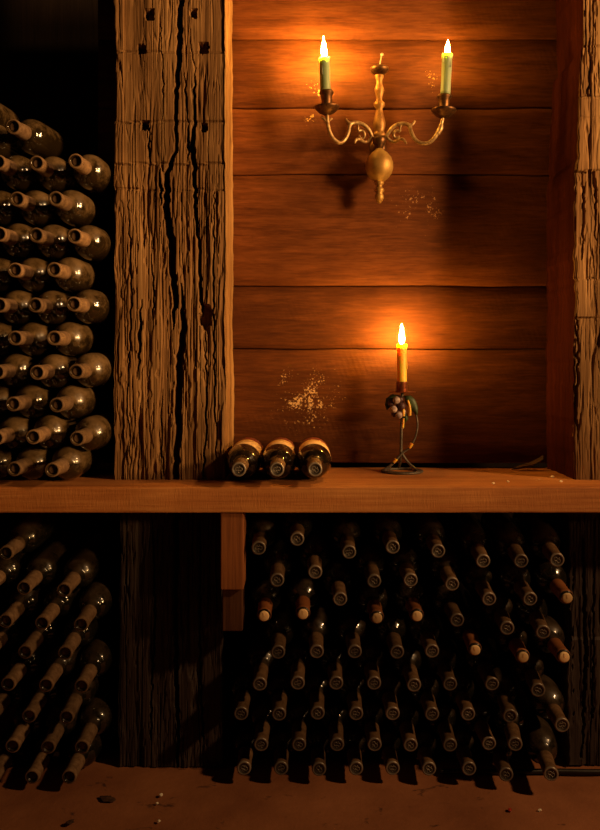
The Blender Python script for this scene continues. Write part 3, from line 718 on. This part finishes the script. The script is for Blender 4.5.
b = MB().tube([K(401.2, 452), K(403.5, 456.5, -.003), K(407.5, 462, -.006), K(412, 466.5, -.009), Vector((base.x+rr*.72, base.y-rr*.62, zb))], [.0034, .0032, .003, .0032, .0034], 8); kchild(b, 'leg', M_iron)
b = MB().tube([K(401, 452), K(400.5, 457, .008), K(401.5, 463, .022), Vector((base.x-.002, base.y+rr-.003, zb))], [.0034, .003, .003, .0032], 8); kchild(b, 'leg', M_iron)
for (gx, gy, r, dy, m) in ((396, 400, 3.9, -.008, 0), (393.3, 409, 3.7, -.010, 0), (398.6, 415, 3.6, -.009, 0), (401, 406, 3.7, -.012, 1), (391, 403, 3.5, -.001, 1), (397.5, 407.5, 3.6, -.004, 1), (394.5, 414, 3.3, .002, 1), (400, 399.5, 3.4, -.002, 1), (402.5, 412, 3.2, -.006, 0)):
    b = MB().ball(K(gx, gy, dy), r*pk); kchild(b, 'grape', M_grape if m == 0 else M_grape2)
def leaf(pts, name, up):
    """lobed leaf: midrib pts in pixels with half widths"""
    b = MB(); L = []
    for (x, y, w, dy) in pts:
        c = K(x, y, dy); L.append((c, w*pk))
    vs = []; n = len(L)
    for i, (c, w) in enumerate(L):
        t = (L[min(i+1, n-1)][0]-L[max(i-1, 0)][0]).normalized(); s = Vector((0, 1, 0)).cross(t).normalized()
        for k, q in enumerate((-1, -.5, 0, .5, 1)): vs.append(c+s*w*q+Vector((0, -.003*(1-abs(q))+.0015*math.sin(i*2.1+k), 0)))
    m = len(vs); vs += [v+Vector((0, .0012, 0)) for v in vs]
    fs = []
    for i in range(n-1):
        for k in range(4):
            a = i*5+k; fs += [(a, a+1, a+6, a+5), (m+a, m+a+5, m+a+6, m+a+1)]
    for i in range(n-1): fs += [(i*5, i*5+5, m+i*5+5, m+i*5), (i*5+4, m+i*5+4, m+i*5+9, i*5+9)]
    fs += [(k, m+k, m+k+1, k+1) for k in range(4)]+[((n-1)*5+k, (n-1)*5+k+1, m+(n-1)*5+k+1, m+(n-1)*5+k) for k in range(4)]
    b.add(vs, fs); kchild(b, name, M_leaf)
leaf([(404.5, 396, .5, -.004), (407.5, 398.5, 4.2, -.006), (410.5, 402, 4.8, -.007), (413, 405.5, 4.0, -.006), (414.6, 409, 3.6, -.005), (416, 412.5, 1.8, -.004), (416.8, 415, .3, -.004)], 'leaf', 1)
leaf([(400, 396, .5, .006), (394, 397.5, 3.6, .008), (390, 401, 4.2, .008), (388, 406, 3.0, .008), (387.5, 410, .4, .008)], 'leaf', 1)
leaf([(403, 411, .4, -.006), (405, 415, 2.6, -.007), (405.5, 419, 2.2, -.007), (404.5, 423, .3, -.006)], 'leaf', 1)
b = MB()
for pth, w in (([(407, 400), (408.5, 404), (409.6, 410), (409, 415.5)], 1.3), ([(402, 406), (403, 411), (402.6, 416)], 1.4), ([(403, 418), (402.5, 424), (402, 428)], 1.1), ([(409, 448), (410.5, 445), (411.5, 443)], 1.7), ([(393, 462.5), (394.8, 460.5), (396, 458.5)], 1.6), ([(411.5, 465.5), (414, 468.5)], 1.6)):
    b.tube([K(x, y, -.011 if y < 430 else -.0065) for x, y in pth], [w*pk*.8]+[w*pk]*(len(pth)-2)+[w*pk*1.1], 8, 0, 1)
kchild(b, 'wax_drips', M_drip)
zp = P(402, 392.3, KD)
b = MB().lathe([(0, -.0012), (.012, -.0012), (13*pk, 0), (13.8*pk, .0010), (13.6*pk, .0018), (.012, .0006), (0, .0006)], 36, 0, MZ(zp)); kchild(b, 'drip_pan', M_copper)
b = MB().lathe([(0, .0006), (4.9*pk, .0006), (5.6*pk, .003), (5.5*pk, 9.5*pk), (5.9*pk, 10.3*pk), (5.6*pk, 10.8*pk), (5.25*pk, 10.8*pk), (5.25*pk, .004), (0, .004)], 22, 0, MZ(zp)); kchild(b, 'candle_socket', M_copper)
candle(zp+Vector((0, 0, .0045)), P(401.8, 344, KD)+Vector((0, 0, 0)), 4.95*pk, M_amber, 'lit amber yellow candle standing in the iron candlestick', None, 21*pk, 2.9*pk, 1.08, [(5.7, .086, .05, .0014)], 1150.)

# ------------------------------------------------------------------ crumbs and scraps
def chip(x, y, surf, r, m, name, label, cat, sc3=(1, .8, .6)):
    d = (CAMZ-surf)*F/(y-VY); p = P(x, y, d)
    bm = bmesh.new(); bmesh.ops.create_icosphere(bm, subdivisions=2, radius=r)
    for v in bm.verts:
        v.co = Vector((v.co.x*sc3[0], v.co.y*sc3[1], v.co.z*sc3[2]))*(1+R(-.28, .28))
    zmin = min(v.co.z for v in bm.verts)
    me = bpy.data.meshes.new(name); bm.to_mesh(me); bm.free()
    o = link(name, me, m); o.location = (p.x, p.y, surf-zmin-.0003); o.rotation_euler.z = R(0, 6); tag(o, label, cat, None); return o
chip(493, 484, ST, .0035, M_crumb, 'plaster_crumb', 'pale crumb at the shelf front edge, right of the candlestick', 'crumb')
chip(552.6, 477.8, ST, .0040, M_crumb, 'plaster_crumb', 'larger pale crumb on the shelf towards the right post, farther back', 'crumb')
chip(561, 482, ST, .0034, M_crumb, 'plaster_crumb', 'pale crumb on the shelf nearest the right post', 'crumb')
chip(508, 482, ST, .0026, M_crumb, 'plaster_crumb', 'tiny pale crumb on the shelf between two others', 'crumb')
chip(510, 811, 0, .0055, M_red, 'foil_scrap', 'small red scrap on the floor below the right pile', 'scrap', (1, .7, .4))
chip(540, 811, 0, .004, M_crumb, 'wax_crumb', 'small yellowish crumb on the floor right of the red scrap', 'crumb', (.5, 1, .5))
for (x, y, r, t) in ((161, 796, .0045, 'uppermost pale crumb on the floor below the broad post'), (157, 804, .003, 'middle pale crumb on the floor below the broad post'), (159, 822, .0035, 'lowest pale crumb on the floor below the broad post')):
    chip(x, y, 0, r, M_crumb, 'plaster_crumb', t, 'crumb')
chip(107, 800, 0, .011, M_dry, 'dry_leaf', 'dark dry leaf lying on the floor left of the pale crumbs', 'leaf', (1.5, .9, .25))
chip(70, 824, 0, .007, M_dry, 'dirt_clod', 'dark clod of dirt at the lower left floor edge', 'clod', (1.1, .9, .5))
# curled dry leaf at the back of the shelf
lp = P(526, 469, 1.86); lp.z = ST
b = MB(); vs = []
for i in range(9):
    t = i/8; w = .012*math.sin(math.pi*min(1, t*1.02+.02))
    for k in (-1, -.4, .3, 1):
        vs.append((lp.x-.035+.075*t, lp.y+w*k, ST+.0015+.012*t*t*(1.8 if k > 0 else 1)+.008*abs(k)*w/.012+.010*max(0, t-.6)*3))
m = len(vs); vs += [(x, y, z+.0008) for x, y, z in vs]
fs = []
for i in range(8):
    for k in range(3):
        a = i*4+k; fs += [(a, a+4, a+5, a+1), (m+a, m+a+1, m+a+5, m+a+4)]
b.add(vs, fs)
tag(b.build('dry_leaf', M_dry, origin=(lp.x, lp.y, ST)), 'curled dry leaf at the back of the shelf by the right post', 'leaf')

# ------------------------------------------------------------------ light
LAMP = Vector((3.2, -.18, 1.44))
ld = bpy.data.lights.new('cellar_lamp', 'SPOT'); lo = bpy.data.objects.new('cellar_lamp', ld); COL.objects.link(lo)
ld.energy = 780; ld.color = (1, .54, .19); ld.shadow_soft_size = .32; ld.spot_size = math.radians(38.5); ld.spot_blend = .38
aim = Vector((0.05, 1.68, 1.77))
lo.location = LAMP; lo.rotation_mode = 'QUATERNION'; lo.rotation_quaternion = (aim-LAMP).to_track_quat('-Z', 'Y')
l2 = bpy.data.lights.new('fill_light', 'POINT'); lo2 = bpy.data.objects.new('fill_light', l2); COL.objects.link(lo2)  # unseen fill light, added to brighten the floor and lower bottles
l2.energy = 125; l2.color = (1, .56, .24); l2.shadow_soft_size = .075; lo2.location = (2.2, .48, 2.0)
w = bpy.data.worlds.new('world'); sc.world = w; w.use_nodes = True
w.node_tree.nodes['Background'].inputs[0].default_value = (1, .55, .28, 1); w.node_tree.nodes['Background'].inputs[1].default_value = .003

vs_ = sc.view_settings
vs_.view_transform = 'Standard'; vs_.look = 'None'; vs_.gamma = 1; vs_.use_curve_mapping = False; vs_.exposure = 0
try:
    sc.cycles.use_denoising = True
    sc.cycles.sample_clamp_indirect = 3.
except Exception: pass
